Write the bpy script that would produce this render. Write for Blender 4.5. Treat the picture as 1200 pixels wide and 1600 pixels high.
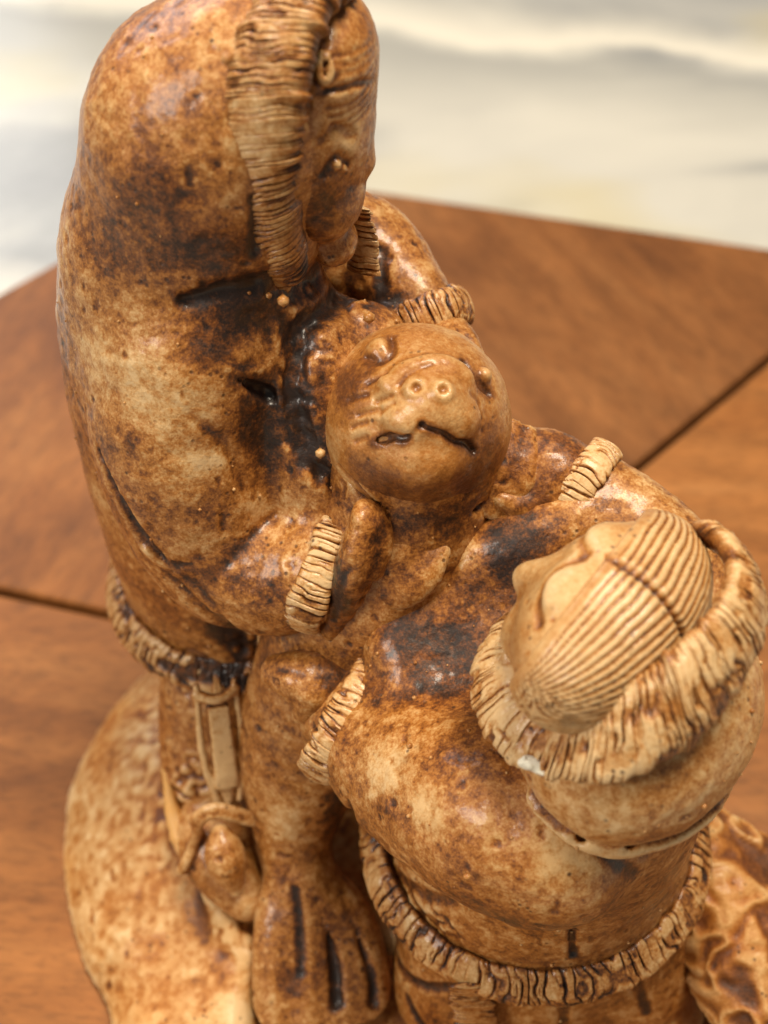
import bpy, math
import numpy as np
from mathutils import Matrix, Vector

# ------------------------------------------------------------------ camera, light, exposure
scene = bpy.context.scene
for o in list(bpy.data.objects):
    bpy.data.objects.remove(o)
COL = scene.collection
CM = 0.01                                   # everything below is measured in centimetres

cam_data = bpy.data.cameras.new('camera')
cam = bpy.data.objects.new('camera', cam_data)
COL.objects.link(cam)
scene.camera = cam
PITCH, ROLL = math.radians(48.2), math.radians(-1.6)
cam.matrix_world = (Matrix.Translation((0.0, -0.181287, 0.256444))
                    @ Matrix.Rotation(math.pi / 2 - PITCH, 4, 'X') @ Matrix.Rotation(ROLL, 4, 'Z'))
cam_data.sensor_fit = 'VERTICAL'
cam_data.sensor_height = 24.0
cam_data.sensor_width = 24.0
cam_data.lens = 32.97
cam_data.clip_start = 0.005
cam_data.clip_end = 20.0
cam_data.dof.use_dof = True
cam_data.dof.focus_distance = 0.205
cam_data.dof.aperture_fstop = 10.0

world = bpy.data.worlds.new('World')
scene.world = world
world.use_nodes = True
bg = world.node_tree.nodes['Background']
bg.inputs['Color'].default_value = (1.0, 0.92, 0.82, 1)
bg.inputs['Strength'].default_value = 0.17

def area_light(name, loc, target, sx, sy, watts, colour):
    ld = bpy.data.lights.new(name, 'AREA')
    ld.shape = 'RECTANGLE'; ld.size = sx; ld.size_y = sy
    ld.energy = watts; ld.color = colour
    lo = bpy.data.objects.new(name, ld); COL.objects.link(lo)
    lo.location = loc
    lo.rotation_euler = (Vector(target) - Vector(loc)).to_track_quat('-Z', 'Y').to_euler()
    return lo

area_light('window_light', (-0.75, 1.15, 0.95), (0, 0.05, 0.05), 1.0, 0.9, 13.0, (0.93, 0.96, 1.0))
area_light('ceiling_light', (0.24, 0.06, 1.18), (0, 0, 0.05), 0.42, 0.42, 19.0, (1.0, 0.87, 0.68))
area_light('side_fill_light', (-0.80, -0.45, 0.80), (0, -0.02, 0.08), 0.45, 0.45, 9.0, (1.0, 0.93, 0.82))  # unseen fill light, added to brighten the adult from the left front

scene.view_settings.view_transform = 'Standard'
scene.view_settings.look = 'None'
scene.view_settings.exposure = 0.0
scene.view_settings.gamma = 1.0
scene.view_settings.use_curve_mapping = False
scene.render.engine = 'CYCLES'

# ------------------------------------------------------------------ numeric helpers
def nrm(v):
    v = np.asarray(v, float)
    return v / (np.linalg.norm(v, axis=-1, keepdims=True) + 1e-12)

def hash3(i, j, k, seed):
    n = (i.astype(np.int64) * 374761393 + j.astype(np.int64) * 668265263 + k.astype(np.int64) * 2147483647 + seed * 1274126177)
    n = (n ^ (n >> 13)) * 1274126177
    n = n & 0x7fffffff
    n = (n ^ (n >> 16)) * 668265263
    return ((n & 0xffffff) / float(0xffffff)) * 2.0 - 1.0

def noise(P, s=1.0, seed=0, octv=1, gain=0.5):
    """value noise, about -1..1"""
    P = np.asarray(P, float)
    out = np.zeros(P.shape[0]); amp = 1.0; tot = 0.0
    for o in range(octv):
        Q = P * s * (2 ** o) + 17.3 * o
        I = np.floor(Q).astype(np.int64); f = Q - I
        f = f * f * f * (f * (f * 6 - 15) + 10)
        v = np.zeros(P.shape[0])
        for dx in (0, 1):
            wx = f[:, 0] if dx else 1 - f[:, 0]
            for dy in (0, 1):
                wy = f[:, 1] if dy else 1 - f[:, 1]
                for dz in (0, 1):
                    wz = f[:, 2] if dz else 1 - f[:, 2]
                    v += wx * wy * wz * hash3(I[:, 0] + dx, I[:, 1] + dy, I[:, 2] + dz, seed + o * 7)
        out += amp * v; tot += amp; amp *= gain
    return out / tot

def spline(pts, n):
    """Catmull-Rom through the rows of pts, n samples"""
    P = np.asarray(pts, float)
    if len(P) == 2:
        t = np.linspace(0, 1, n)[:, None]
        return P[0] * (1 - t) + P[1] * t
    E = np.vstack([2 * P[0] - P[1], P, 2 * P[-1] - P[-2]])
    t = np.linspace(0, len(P) - 1 - 1e-9, n)
    i = t.astype(int); f = (t - i)[:, None]
    a, b, c, d = E[i], E[i + 1], E[i + 2], E[i + 3]
    return 0.5 * (2 * b + (c - a) * f + (2 * a - 5 * b + 4 * c - d) * f ** 2 + (3 * b - a - 3 * c + d) * f ** 3)

def frame(fwd, up=(0, 0, 1)):
    """rotation whose rows are forward, left, up"""
    a = nrm(fwd); b = nrm(np.cross(up, a)); c = np.cross(a, b)
    return np.stack([a, b, c])

class Field:
    """a clay block: a distance field that shapes are added to and cut from, then meshed"""
    def __init__(s, lo, hi, h):
        s.lo = np.array(lo, float); s.h = h
        s.n = np.ceil((np.array(hi) - s.lo) / h).astype(int) + 1
        s.ax = [(s.lo[i] + h * np.arange(s.n[i])).astype(np.float32) for i in range(3)]
        s.D = np.full(s.n, 1.5, np.float32)
        s.lines = []                           # carved lines, where the wash stays
    def blk(s, lo, hi):
        a = np.clip(((np.array(lo) - s.lo) / s.h).astype(int), 0, s.n)
        b = np.clip(((np.array(hi) - s.lo) / s.h).astype(int) + 2, 0, s.n)
        sl = tuple(slice(a[i], b[i]) for i in range(3))
        return sl, s.ax[0][sl[0]][:, None, None], s.ax[1][sl[1]][None, :, None], s.ax[2][sl[2]][None, None, :]
    def put(s, sl, d, k, op):
        A = s.D[sl]
        if A.size == 0: return
        if op < 0:
            d = -d; h = np.maximum(k - np.abs(A - d), 0) / k if k > 0 else 0
            s.D[sl] = np.maximum(A, d) + h * h * k * 0.25
        else:
            h = np.maximum(k - np.abs(A - d), 0) / k if k > 0 else 0
            s.D[sl] = np.minimum(A, d) - h * h * k * 0.25
    def ell(s, c, r, rot=None, k=0.15, op=1):
        c = np.array(c, float); r = np.ones(3) * r
        m = r.max() + k + 0.15
        sl, X, Yy, Zz = s.blk(c - m, c + m)
        x, y, z = X - c[0], Yy - c[1], Zz - c[2]
        if rot is not None:
            x, y, z = [rot[i][0] * x + rot[i][1] * y + rot[i][2] * z for i in range(3)]
        k0 = np.sqrt((x / r[0]) ** 2 + (y / r[1]) ** 2 + (z / r[2]) ** 2)
        k1 = np.sqrt((x / r[0] ** 2) ** 2 + (y / r[1] ** 2) ** 2 + (z / r[2] ** 2) ** 2) + 1e-9
        s.put(sl, (k0 * (k0 - 1) / k1).astype(np.float32), k, op)
        return s
    def tube(s, pts, rs, k=0.15, op=1, n=None, flat=None):
        """flat = (direction, factor): the section is squeezed along that direction"""
        n = n or max(2, 5 * (len(pts) - 1))
        P = spline(pts, n); Rr = spline(np.array(rs, float)[:, None] if np.ndim(rs) else np.full((len(pts), 1), float(rs)), n)[:, 0]
        lo = P.min(0) - Rr.max() * (flat[1] if flat and flat[1] > 1 else 1) - k - 0.5; hi = P.max(0) + Rr.max() * (flat[1] if flat and flat[1] > 1 else 1) + k + 0.5
        sl, X, Yy, Zz = s.blk(lo, hi)
        if s.D[sl].size == 0: return s
        out = np.full(s.D[sl].shape, 9.0, np.float32)
        for i in range(n - 1):
            a, b = P[i], P[i + 1]
            m = max(Rr[i], Rr[i + 1]) * (max(1, flat[1]) if flat else 1) + k + 0.2
            sl2, x, y, z = s.blk(np.minimum(a, b) - m, np.maximum(a, b) + m)
            if s.D[sl2].size == 0: continue
            ab = b - a; L = max(ab @ ab, 1e-9)
            x = x - a[0]; y = y - a[1]; z = z - a[2]
            t = np.clip((x * ab[0] + y * ab[1] + z * ab[2]) / L, 0, 1)
            x = x - t * ab[0]; y = y - t * ab[1]; z = z - t * ab[2]
            r = Rr[i] + t * (Rr[i + 1] - Rr[i])
            q = x * x + y * y + z * z
            if flat:
                fd = nrm(flat[0]); fs = flat[1]
                p = x * fd[0] + y * fd[1] + z * fd[2]
                q = q + p * p * (1 / fs ** 2 - 1)
                d = (np.sqrt(q) - r) * min(1.0, fs)
            else:
                d = np.sqrt(q) - r
            s3 = tuple(slice(sl2[j].start - sl[j].start, sl2[j].stop - sl[j].start) for j in range(3))
            out[s3] = np.minimum(out[s3], d.astype(np.float32))
        s.put(sl, out, k, op)
        return s
    def box(s, c, half, rot=None, rnd=0.05, k=0.05, op=1):
        c = np.array(c, float); half = np.array(half, float); m = np.linalg.norm(half) + k + 0.1
        sl, X, Yy, Zz = s.blk(c - m, c + m)
        x, y, z = X - c[0], Yy - c[1], Zz - c[2]
        if rot is not None:
            x, y, z = [rot[i][0] * x + rot[i][1] * y + rot[i][2] * z for i in range(3)]
        qx, qy, qz = np.abs(x) - half[0] + rnd, np.abs(y) - half[1] + rnd, np.abs(z) - half[2] + rnd
        d = np.sqrt(np.maximum(qx, 0) ** 2 + np.maximum(qy, 0) ** 2 + np.maximum(qz, 0) ** 2) + np.minimum(np.maximum(qx, np.maximum(qy, qz)), 0) - rnd
        s.put(sl, d.astype(np.float32), k, op)
        return s
    def snap(s, p, it=14):
        """move a point onto the clay surface"""
        p = np.array(p, float)
        for _ in range(it):
            q = np.clip((p - s.lo) / s.h, 1.01, s.n - 3.01); i = q.astype(int); f = q - i
            def tri(o):
                j = i + o; c = s.D[j[0]:j[0] + 2, j[1]:j[1] + 2, j[2]:j[2] + 2].astype(float)
                c = c[0] * (1 - f[0]) + c[1] * f[0]; c = c[0] * (1 - f[1]) + c[1] * f[1]
                return c[0] * (1 - f[2]) + c[1] * f[2]
            g = np.array([tri(e) - tri(-e) for e in np.eye(3, dtype=int)])
            gn = g / (np.linalg.norm(g) + 1e-9)
            p = p - gn * np.clip(tri(np.zeros(3, int)), -0.2, 0.2)
        return p, gn
    def groove(s, pts, r, depth=0.04, k=0.05, n=14, bead=0.0, wash=0.9):
        """carve (or with bead > 0 lay) a line along the surface near pts"""
        P = spline(pts, n)
        rr = spline(np.array(r, float)[:, None], n)[:, 0] if np.ndim(r) else np.full(n, float(r))
        out = []
        for p, q in zip(P, rr):
            a, g = s.snap(p); out.append(a + g * (q - depth if not bead else bead))
        s.tube(out, rr, k=k, op=-1 if not bead else 1, n=n)
        if not bead and depth >= 0.04: s.lines.append((np.array(out), 1.15 * rr.max() + 0.02, wash))
        return s
    def cut_below(s, z):
        sl, X, Yy, Zz = s.blk(s.lo, s.lo + s.h * s.n)
        s.D = np.maximum(s.D, (z - Zz).astype(np.float32) + 0 * s.D)
        return s
    def mesh(s, relax=1):
        D = s.D; n = s.n
        ins = D < 0
        c = [D[:-1, :-1, :-1], D[1:, :-1, :-1], D[:-1, 1:, :-1], D[1:, 1:, :-1], D[:-1, :-1, 1:], D[1:, :-1, 1:], D[:-1, 1:, 1:], D[1:, 1:, 1:]]
        cnt = sum((q < 0).astype(np.int8) for q in c)
        act = (cnt > 0) & (cnt < 8)
        idx = np.full(act.shape, -1, np.int32)
        ii = np.argwhere(act); idx[act] = np.arange(len(ii))
        val = np.stack([q[act] for q in c], 1).astype(float)
        off = np.array([[(b >> 0) & 1, (b >> 1) & 1, (b >> 2) & 1] for b in range(8)], float)
        acc = np.zeros((len(ii), 3)); num = np.zeros(len(ii))
        for a in range(8):
            for bit in (1, 2, 4):
                b = a | bit
                if b == a: continue
                va, vb = val[:, a], val[:, b]
                m = (va < 0) != (vb < 0)
                t = va[m] / (va[m] - vb[m])
                acc[m] += off[a] + (off[b] - off[a]) * t[:, None]; num[m] += 1
        V = s.lo + s.h * (ii + acc / num[:, None])
        Q = []
        for ax in range(3):
            o1, o2 = [(1, 2), (2, 0), (0, 1)][ax]
            sa = [slice(None)] * 3; sb = [slice(None)] * 3
            sa[ax] = slice(0, -1); sb[ax] = slice(1, None)
            for o in (o1, o2):
                sa[o] = slice(1, -1); sb[o] = slice(1, -1)
            A = ins[tuple(sa)]; B = ins[tuple(sb)]
            e = np.argwhere(A != B)
            if not len(e): continue
            inside_first = A[A != B]
            base = e.copy(); base[:, o1] += 1; base[:, o2] += 1
            def cell(d1, d2):
                q = base.copy(); q[:, o1] -= d1; q[:, o2] -= d2
                return idx[q[:, 0], q[:, 1], q[:, 2]]
            q = np.stack([cell(1, 1), cell(0, 1), cell(0, 0), cell(1, 0)], 1)
            q[~inside_first] = q[~inside_first][:, ::-1]
            Q.append(q)
        Q = np.vstack(Q)
        Q = Q[(Q >= 0).all(1)]
        for _ in range(relax):
            V = V + 0.5 * lap(V, Q)
        return V, Q

def lap(V, Q):
    acc = np.zeros_like(V); num = np.zeros(len(V))
    for a, b in ((0, 1), (1, 2), (2, 3), (3, 0)):
        for p, q in ((a, b), (b, a)):
            for d in range(V.shape[1]):
                acc[:, d] += np.bincount(Q[:, p], V[Q[:, q], d], len(V))
            num += np.bincount(Q[:, p], minlength=len(V))
    return acc / np.maximum(num, 1)[:, None] - V

def vnormals(V, Q):
    fn = np.cross(V[Q[:, 2]] - V[Q[:, 0]], V[Q[:, 3]] - V[Q[:, 1]])
    N = np.zeros_like(V)
    for k in range(4):
        for d in range(3):
            N[:, d] += np.bincount(Q[:, k], fn[:, d], len(V))
    return nrm(N)

def near_line(V, pts, n=40):
    """distance of each vertex to a polyline"""
    P = spline(pts, n); best = np.full(len(V), 9.0)
    lo = P.min(0) - 0.8; hi = P.max(0) + 0.8
    m = ((V > lo) & (V < hi)).all(1)
    if not m.any(): return best
    W = V[m]; b = np.full(len(W), 9.0)
    for i in range(n - 1):
        ab = P[i + 1] - P[i]
        t = np.clip(((W - P[i]) @ ab) / max(ab @ ab, 1e-9), 0, 1)
        b = np.minimum(b, np.linalg.norm(W - P[i] - t[:, None] * ab, axis=1))
    best[m] = b
    return best

ALL_PARTS = []          # figurine part meshes, for scattering the casting bubbles

def stain_of(V, Q, N, extra=None):
    """where the brown antiquing wash stayed: carved creases (positive) and rubbed ridges (negative)"""
    W = V.copy()
    s1 = None
    for it in range(14):
        W = W + 0.6 * lap(W, Q)
        if it == 3: s1 = ((W - V) * N).sum(1)
    s2 = ((W - V) * N).sum(1)
    st = 26 * s1 + 11 * s2
    return np.clip(st, -1, 1.4)

def part(name, V, Q, mat, parent, patches=(), stain_shade=None, label=None, smooth=True, thing=None, bubbles=0.0, lines=()):
    V = np.asarray(V, float); Q = np.asarray(Q, np.int64)
    N = vnormals(V, Q)
    st = stain_of(V, Q, N) if stain_shade is None else stain_shade
    for (c, r, a) in patches:  # wash pools and pale wear, with some shade painted in
        d = np.linalg.norm((V - np.array(c)) / np.array(r), axis=1)
        w = np.clip(1.25 - d + 0.45 * noise(V, 1.6, 5, 3), 0, 1)
        st = st + a * w
    for pts, r, a in lines:  # carved lines, and contact shade painted between parts
        st = st + a * np.clip(1.5 - near_line(V, pts, len(pts)) / r, 0, 1)
    st = np.where(st > 0.55, 0.55 + (st - 0.55) * 0.25, st)
    me = bpy.data.meshes.new(name)
    me.vertices.add(len(V)); me.vertices.foreach_set('co', (V * CM).astype(np.float32).ravel())
    me.loops.add(Q.size); me.loops.foreach_set('vertex_index', Q.astype(np.int32).ravel())
    me.polygons.add(len(Q)); me.polygons.foreach_set('loop_start', np.arange(0, Q.size, 4, dtype=np.int32))
    me.polygons.foreach_set('use_smooth', np.full(len(Q), smooth))
    me.update(calc_edges=True)
    at = me.attributes.new('stain_shade', 'FLOAT', 'POINT'); at.data.foreach_set('value', st.astype(np.float32))
    me.validate()
    me.materials.append(mat)
    ob = bpy.data.objects.new(name, me); COL.objects.link(ob)
    ob.parent = parent
    if label: ob['label'] = label
    if bubbles: ALL_PARTS.append((V, N, bubbles))
    return ob

def grid_faces(nu, nv, cu, cv):
    i = np.arange(nu if cu else nu - 1); j = np.arange(nv if cv else nv - 1)
    I, J = np.meshgrid(i, j, indexing='ij')
    a = I * nv + J; b = ((I + 1) % nu) * nv + J; c = ((I + 1) % nu) * nv + (J + 1) % nv; d = I * nv + (J + 1) % nv
    return np.stack([a, b, c, d], -1).reshape(-1, 4)

def fur_band(path, width_dir, out_dir, half_w, half_h, strand=9.0, amp=0.10, seed=1, nu=420, nv=40, closed=False, cells=0.0, fade=(), sink=0.0, dash=0.15):
    """carved fur: a low swell swept along a path, with shallow irregular strands running across it"""
    P = spline(path, nu); A = nrm(spline(width_dir, nu)); O = nrm(spline(out_dir, nu))
    if closed: P, A, O = P[:-1], A[:-1], O[:-1]; nu -= 1
    P = P - O * sink
    L = np.concatenate([[0], np.cumsum(np.linalg.norm(np.diff(P, axis=0), axis=1))])
    hw = spline(np.ones((2, 1)) * half_w if np.ndim(half_w) == 0 else np.array(half_w, float)[:, None], nu)[:, 0]
    hh = spline(np.ones((2, 1)) * half_h if np.ndim(half_h) == 0 else np.array(half_h, float)[:, None], nu)[:, 0]
    ph = np.linspace(0, 2 * np.pi, nv, endpoint=False)
    cs, sn = np.cos(ph), np.sin(ph)
    U = L[:, None] + 0 * ph; S = hw[:, None] * cs[None]
    def nz(a, b, o, sd, oc=1):
        return noise(np.stack([a, b, 0 * a + o], -1).reshape(-1, 3), 1.0, seed + sd, oc).reshape(U.shape)
    warp = 0.9 * nz(U * 2.2, S * 2.4, 1.0, 40) + 0.45 * nz(U * 6, S * 5, 2.0, 41)
    n2 = nz(U * strand * 1.6 + warp * 2.2, S * 2.6 + 7, seed * 1.7, 3)
    n3 = nz(U * 1.5, S * 1.4, 0.0, 9, 2)
    n5 = nz(U * strand * 0.9, 0 * S, 5.0, 13)
    depth = np.clip(0.95 + 1.1 * nz(U * strand * 0.7, S * 3.0, 8.0, 23) + 0.35 * n3, 0.05, 1.4)
    gro = 1 - np.clip(np.abs(np.sin(np.pi * (U * strand + 0.55 * warp + 0.4 * n5))) * 2.0, 0, 1) ** 0.8
    gr2 = 1 - np.clip(np.abs(n2) * 4.5, 0, 1)
    carve = (gro * (1 - dash) + gr2 * (0.35 + 0.6 * dash)) * depth
    if cells:
        n4 = nz(U * strand * 0.7 + warp, S * 3.6, 4.0, 21)
        carve = carve + cells * np.clip(n4 * 4 - 0.6, 0, 1)
    carve = np.clip(carve, 0, 1.3)
    for c_, r_ in fade:                       # places where the carving was rubbed smooth
        dd = np.linalg.norm(P[:, None] + A[:, None] * S[..., None] - np.array(c_), axis=-1)
        carve = carve * (1 - 0.9 * np.clip(1.6 - dd / r_, 0, 1))
    face = np.clip(sn + 0.5, 0, 1)[None]
    disp = -amp * carve * face + 0.035 * n3
    if not closed:
        taper = np.clip(np.minimum(np.arange(nu), nu - 1 - np.arange(nu)) / (nu * 0.035), 0.05, 1) ** 0.6
    else:
        taper = np.ones(nu)
    we = (hw * taper)[:, None] * (1 + 0.10 * n5)
    V = (P[:, None] + A[:, None] * (cs[None] * we + disp * cs[None] * 0.7)[..., None]
         + O[:, None] * (np.sign(sn) * np.abs(sn) ** 0.8 * (hh * taper)[:, None] + disp * np.clip(sn, 0.0, 1)[None] * taper[:, None])[..., None])
    Q = grid_faces(nu, nv, closed, True)
    Q = Q[:, ::-1] if np.einsum('i,i', np.cross(P[1] - P[0], A[0]), O[0]) < 0 else Q
    st = np.clip(carve * 1.5 - 0.45 + 0.2 * n3, -0.5, 1.2) * face + 0.8 * (1 - face)
    return V.reshape(-1, 3), Q, st.reshape(-1)

def ring_band(c, axis, ra, rb, half_w, half_h, side=None, turn=(0, 1), flare=0.0, **kw):
    """fur band round a limb: c centre, axis limb direction, ra along side, rb across"""
    ax = nrm(axis); sd = np.array(side if side is not None else (0, 0, 1), float)
    e1 = nrm(sd - ax * (sd @ ax)); e2 = np.cross(ax, e1)
    t = np.linspace(turn[0], turn[1], 25) * 2 * np.pi
    rad = np.outer(np.cos(t) * ra, e1) + np.outer(np.sin(t) * rb, e2)
    rn = nrm(rad)
    return fur_band(np.array(c) + rad, nrm(ax * (1 - flare) + rn * flare), nrm(rn * (1 - flare) - ax * flare), half_w, half_h, closed=abs(turn[1] - turn[0]) == 1, **kw)

# ------------------------------------------------------------------ materials
def nodes_of(name):
    m = bpy.data.materials.new(name); m.use_nodes = True
    nt = m.node_tree
    return m, nt, nt.nodes, nt.links, nt.nodes['Principled BSDF']

def noise_node(nt, vec, scale, detail=6, rough=0.6, dist=0.0):
    n = nt.nodes.new('ShaderNodeTexNoise')
    n.inputs['Scale'].default_value = scale; n.inputs['Detail'].default_value = detail
    n.inputs['Roughness'].default_value = rough; n.inputs['Distortion'].default_value = dist
    nt.links.new(vec, n.inputs['Vector'])
    return n.outputs['Fac']

def ramp(nt, fac, stops, interp='LINEAR'):
    r = nt.nodes.new('ShaderNodeValToRGB'); r.color_ramp.interpolation = interp
    el = r.color_ramp.elements
    while len(el) < len(stops): el.new(0.5)
    for e, (p, c) in zip(el, stops):
        e.position = p; e.color = (c, c, c, 1) if np.ndim(c) == 0 else (*c, 1)
    nt.links.new(fac, r.inputs['Fac'])
    return r.outputs['Color']

def mix(nt, fac, a, b, mode='MIX'):
    n = nt.nodes.new('ShaderNodeMix'); n.data_type = 'RGBA'; n.blend_type = mode
    for s, v in ((n.inputs['Factor'], fac), (n.inputs['A'], a), (n.inputs['B'], b)):
        if isinstance(v, (int, float)): s.default_value = v
        elif isinstance(v, tuple): s.default_value = (*v, 1)
        else: nt.links.new(v, s)
    return n.outputs['Result']

def maths(nt, op, a, b=0.0, clamp=False):
    n = nt.nodes.new('ShaderNodeMath'); n.operation = op; n.use_clamp = clamp
    for s, v in zip(n.inputs, (a, b)):
        if isinstance(v, (int, float)): s.default_value = v
        else: nt.links.new(v, s)
    return n.outputs[0]

def bump(nt, height, strength, dist, normal=None):
    b = nt.nodes.new('ShaderNodeBump'); b.inputs['Strength'].default_value = strength; b.inputs['Distance'].default_value = dist
    nt.links.new(height, b.inputs['Height'])
    if normal is not None: nt.links.new(normal, b.inputs['Normal'])
    return b.outputs['Normal']

def resin(name, bias=0.0, amber=0.0, gloss=0.28, coat=0.36, mottle=1.0):
    """cast resin under a brown antiquing wash and varnish"""
    m, nt, N, L, P = nodes_of(name)
    co = N.new('ShaderNodeTexCoord').outputs['Object']
    at = N.new('ShaderNodeAttribute'); at.attribute_name = 'stain_shade'
    st = at.outputs['Fac']
    big = noise_node(nt, co, 55, 4, 0.6, 0.4)
    mid = noise_node(nt, co, 190, 7, 0.68, 0.3)
    fine = noise_node(nt, co, 800, 4, 0.7)
    # wash left plus painted shade: 0 bare bone colour .. 1 dark umber
    grit = noise_node(nt, co, 2200, 3, 0.7)
    w = maths(nt, 'ADD', maths(nt, 'MULTIPLY', maths(nt, 'SUBTRACT', big, 0.5), 0.70), maths(nt, 'MULTIPLY', maths(nt, 'SUBTRACT', mid, 0.5), 0.90))
    w = maths(nt, 'ADD', w, maths(nt, 'MULTIPLY', maths(nt, 'SUBTRACT', fine, 0.5), 0.85))
    w = maths(nt, 'ADD', w, maths(nt, 'MULTIPLY', maths(nt, 'SUBTRACT', grit, 0.5), 0.7))
    w = maths(nt, 'MULTIPLY', w, mottle)
    w = maths(nt, 'ADD', w, 0.53 + bias)
    w = maths(nt, 'ADD', w, maths(nt, 'MULTIPLY', st, 0.60))
    base = ramp(nt, w, [(0.0, (0.64, 0.43, 0.215)), (0.22, (0.53, 0.30, 0.115)), (0.44, (0.37, 0.145, 0.028)), (0.66, (0.165, 0.053, 0.011)), (0.84, (0.060, 0.022, 0.008)), (1.0, (0.020, 0.010, 0.007))])
    gold = ramp(nt, noise_node(nt, co, 38, 3, 0.5), [(0.42, 0.0), (0.68, 1.0)])
    base = mix(nt, maths(nt, 'MULTIPLY', gold, 0.40 + amber), base, mix(nt, 1.0, base, (1.0, 0.76, 0.42), 'MULTIPLY'))
    # dark pinholes and specks of the wash
    vo = N.new('ShaderNodeTexVoronoi'); vo.inputs['Scale'].default_value = 620; vo.inputs['Randomness'].default_value = 1.0
    L.new(co, vo.inputs['Vector'])
    speck = ramp(nt, vo.outputs['Distance'], [(0.10, 1.0), (0.24, 0.0)])
    speck = maths(nt, 'MULTIPLY', speck, ramp(nt, noise_node(nt, co, 120, 3, 0.6), [(0.50, 0.0), (0.62, 1.0)]))
    base = mix(nt, maths(nt, 'MULTIPLY', speck, 0.8), base, (0.05, 0.02, 0.009))
    vo2 = N.new('ShaderNodeTexVoronoi'); vo2.inputs['Scale'].default_value = 260; L.new(co, vo2.inputs['Vector'])
    sp2 = ramp(nt, vo2.outputs['Distance'], [(0.05, 1.0), (0.11, 0.0)])
    sp2 = maths(nt, 'MULTIPLY', sp2, ramp(nt, noise_node(nt, co, 70, 2, 0.6), [(0.52, 0.0), (0.6, 1.0)]))
    base = mix(nt, maths(nt, 'MULTIPLY', sp2, 0.85), base, (0.035, 0.014, 0.007))
    L.new(base, P.inputs['Base Color'])
    rough = maths(nt, 'ADD', maths(nt, 'MULTIPLY', noise_node(nt, co, 240, 5, 0.7), 0.50), gloss - 0.06)
    L.new(rough, P.inputs['Roughness'])
    P.inputs['IOR'].default_value = 1.48
    P.inputs['Specular IOR Level'].default_value = 0.36
    P.inputs['Coat Weight'].default_value = coat
    P.inputs['Coat Roughness'].default_value = 0.16
    P.inputs['Subsurface Weight'].default_value = 0.0
    n1 = bump(nt, noise_node(nt, co, 420, 6, 0.65), 0.42, 0.0007)
    n2 = bump(nt, maths(nt, 'ADD', fine, maths(nt, 'MULTIPLY', speck, -1.2)), 0.45, 0.0003, n1)
    L.new(n2, P.inputs['Normal'])
    L.new(bump(nt, noise_node(nt, co, 330, 4, 0.6), 0.30, 0.0006), P.inputs['Coat Normal'])
    return m

RESIN = resin('antiqued_resin')
RESIN_PALE = resin('antiqued_resin_pale', bias=-0.17, amber=-0.15)
RESIN_DARK = resin('antiqued_resin_dark', bias=0.13, gloss=0.24)
RESIN_GOLD = resin('antiqued_resin_gold', bias=-0.17, amber=0.6, gloss=0.38, coat=0.10, mottle=0.5)
RESIN_SMOOTH = resin('antiqued_resin_smooth', bias=-0.18, amber=-0.3, mottle=0.55)

def wood():
    m, nt, N, L, P = nodes_of('oiled_wood')
    co = N.new('ShaderNodeTexCoord').outputs['Object']
    oi = N.new('ShaderNodeObjectInfo')
    rt = N.new('ShaderNodeVectorRotate'); rt.rotation_type = 'Z_AXIS'
    L.new(co, rt.inputs['Vector']); L.new(maths(nt, 'MULTIPLY', oi.outputs['Alpha'], -2 * math.pi), rt.inputs['Angle'])
    mp = N.new('ShaderNodeMapping'); mp.inputs['Scale'].default_value = (0.34, 1.0, 1.0)
    L.new(rt.outputs[0], mp.inputs['Vector'])
    ad = N.new('ShaderNodeVectorMath'); ad.operation = 'ADD'
    sc = N.new('ShaderNodeVectorMath'); sc.operation = 'SCALE'; sc.inputs[0].default_value = (3.1, 5.7, 1.3)
    L.new(oi.outputs['Random'], sc.inputs['Scale']); L.new(mp.outputs[0], ad.inputs[0]); L.new(sc.outputs[0], ad.inputs[1])
    v = ad.outputs[0]
    grain = noise_node(nt, v, 130, 9, 0.74, 0.6)
    broad = noise_node(nt, v, 30, 6, 0.66, 1.0)
    pores = noise_node(nt, v, 700, 3, 0.6)
    c = ramp(nt, broad, [(0.25, (0.140, 0.046, 0.012)), (0.45, (0.275, 0.098, 0.025)), (0.62, (0.375, 0.145, 0.041)), (0.80, (0.46, 0.20, 0.068))])
    c = mix(nt, 0.55, c, ramp(nt, grain, [(0.30, 0.35), (0.5, 0.75), (0.72, 1.15)]), 'MULTIPLY')
    c = mix(nt, 0.30, c, ramp(nt, pores, [(0.36, 0.3), (0.52, 1.0)]), 'MULTIPLY')
    c = mix(nt, 1.0, c, oi.outputs['Color'], 'MULTIPLY')
    L.new(c, P.inputs['Base Color'])
    P.inputs['Roughness'].default_value = 0.48
    P.inputs['Specular IOR Level'].default_value = 0.25
    L.new(bump(nt, pores, 0.15, 0.0004), P.inputs['Normal'])
    return m

def plain(name, col, rough):
    m, nt, N, L, P = nodes_of(name)
    co = N.new('ShaderNodeTexCoord').outputs['Object']
    L.new(mix(nt, 0.5, col, ramp(nt, noise_node(nt, co, 300), [(0.3, tuple(0.5 * q for q in col)), (0.7, tuple(min(1, 1.4 * q) for q in col))])), P.inputs['Base Color'])
    P.inputs['Roughness'].default_value = rough
    return m

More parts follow.
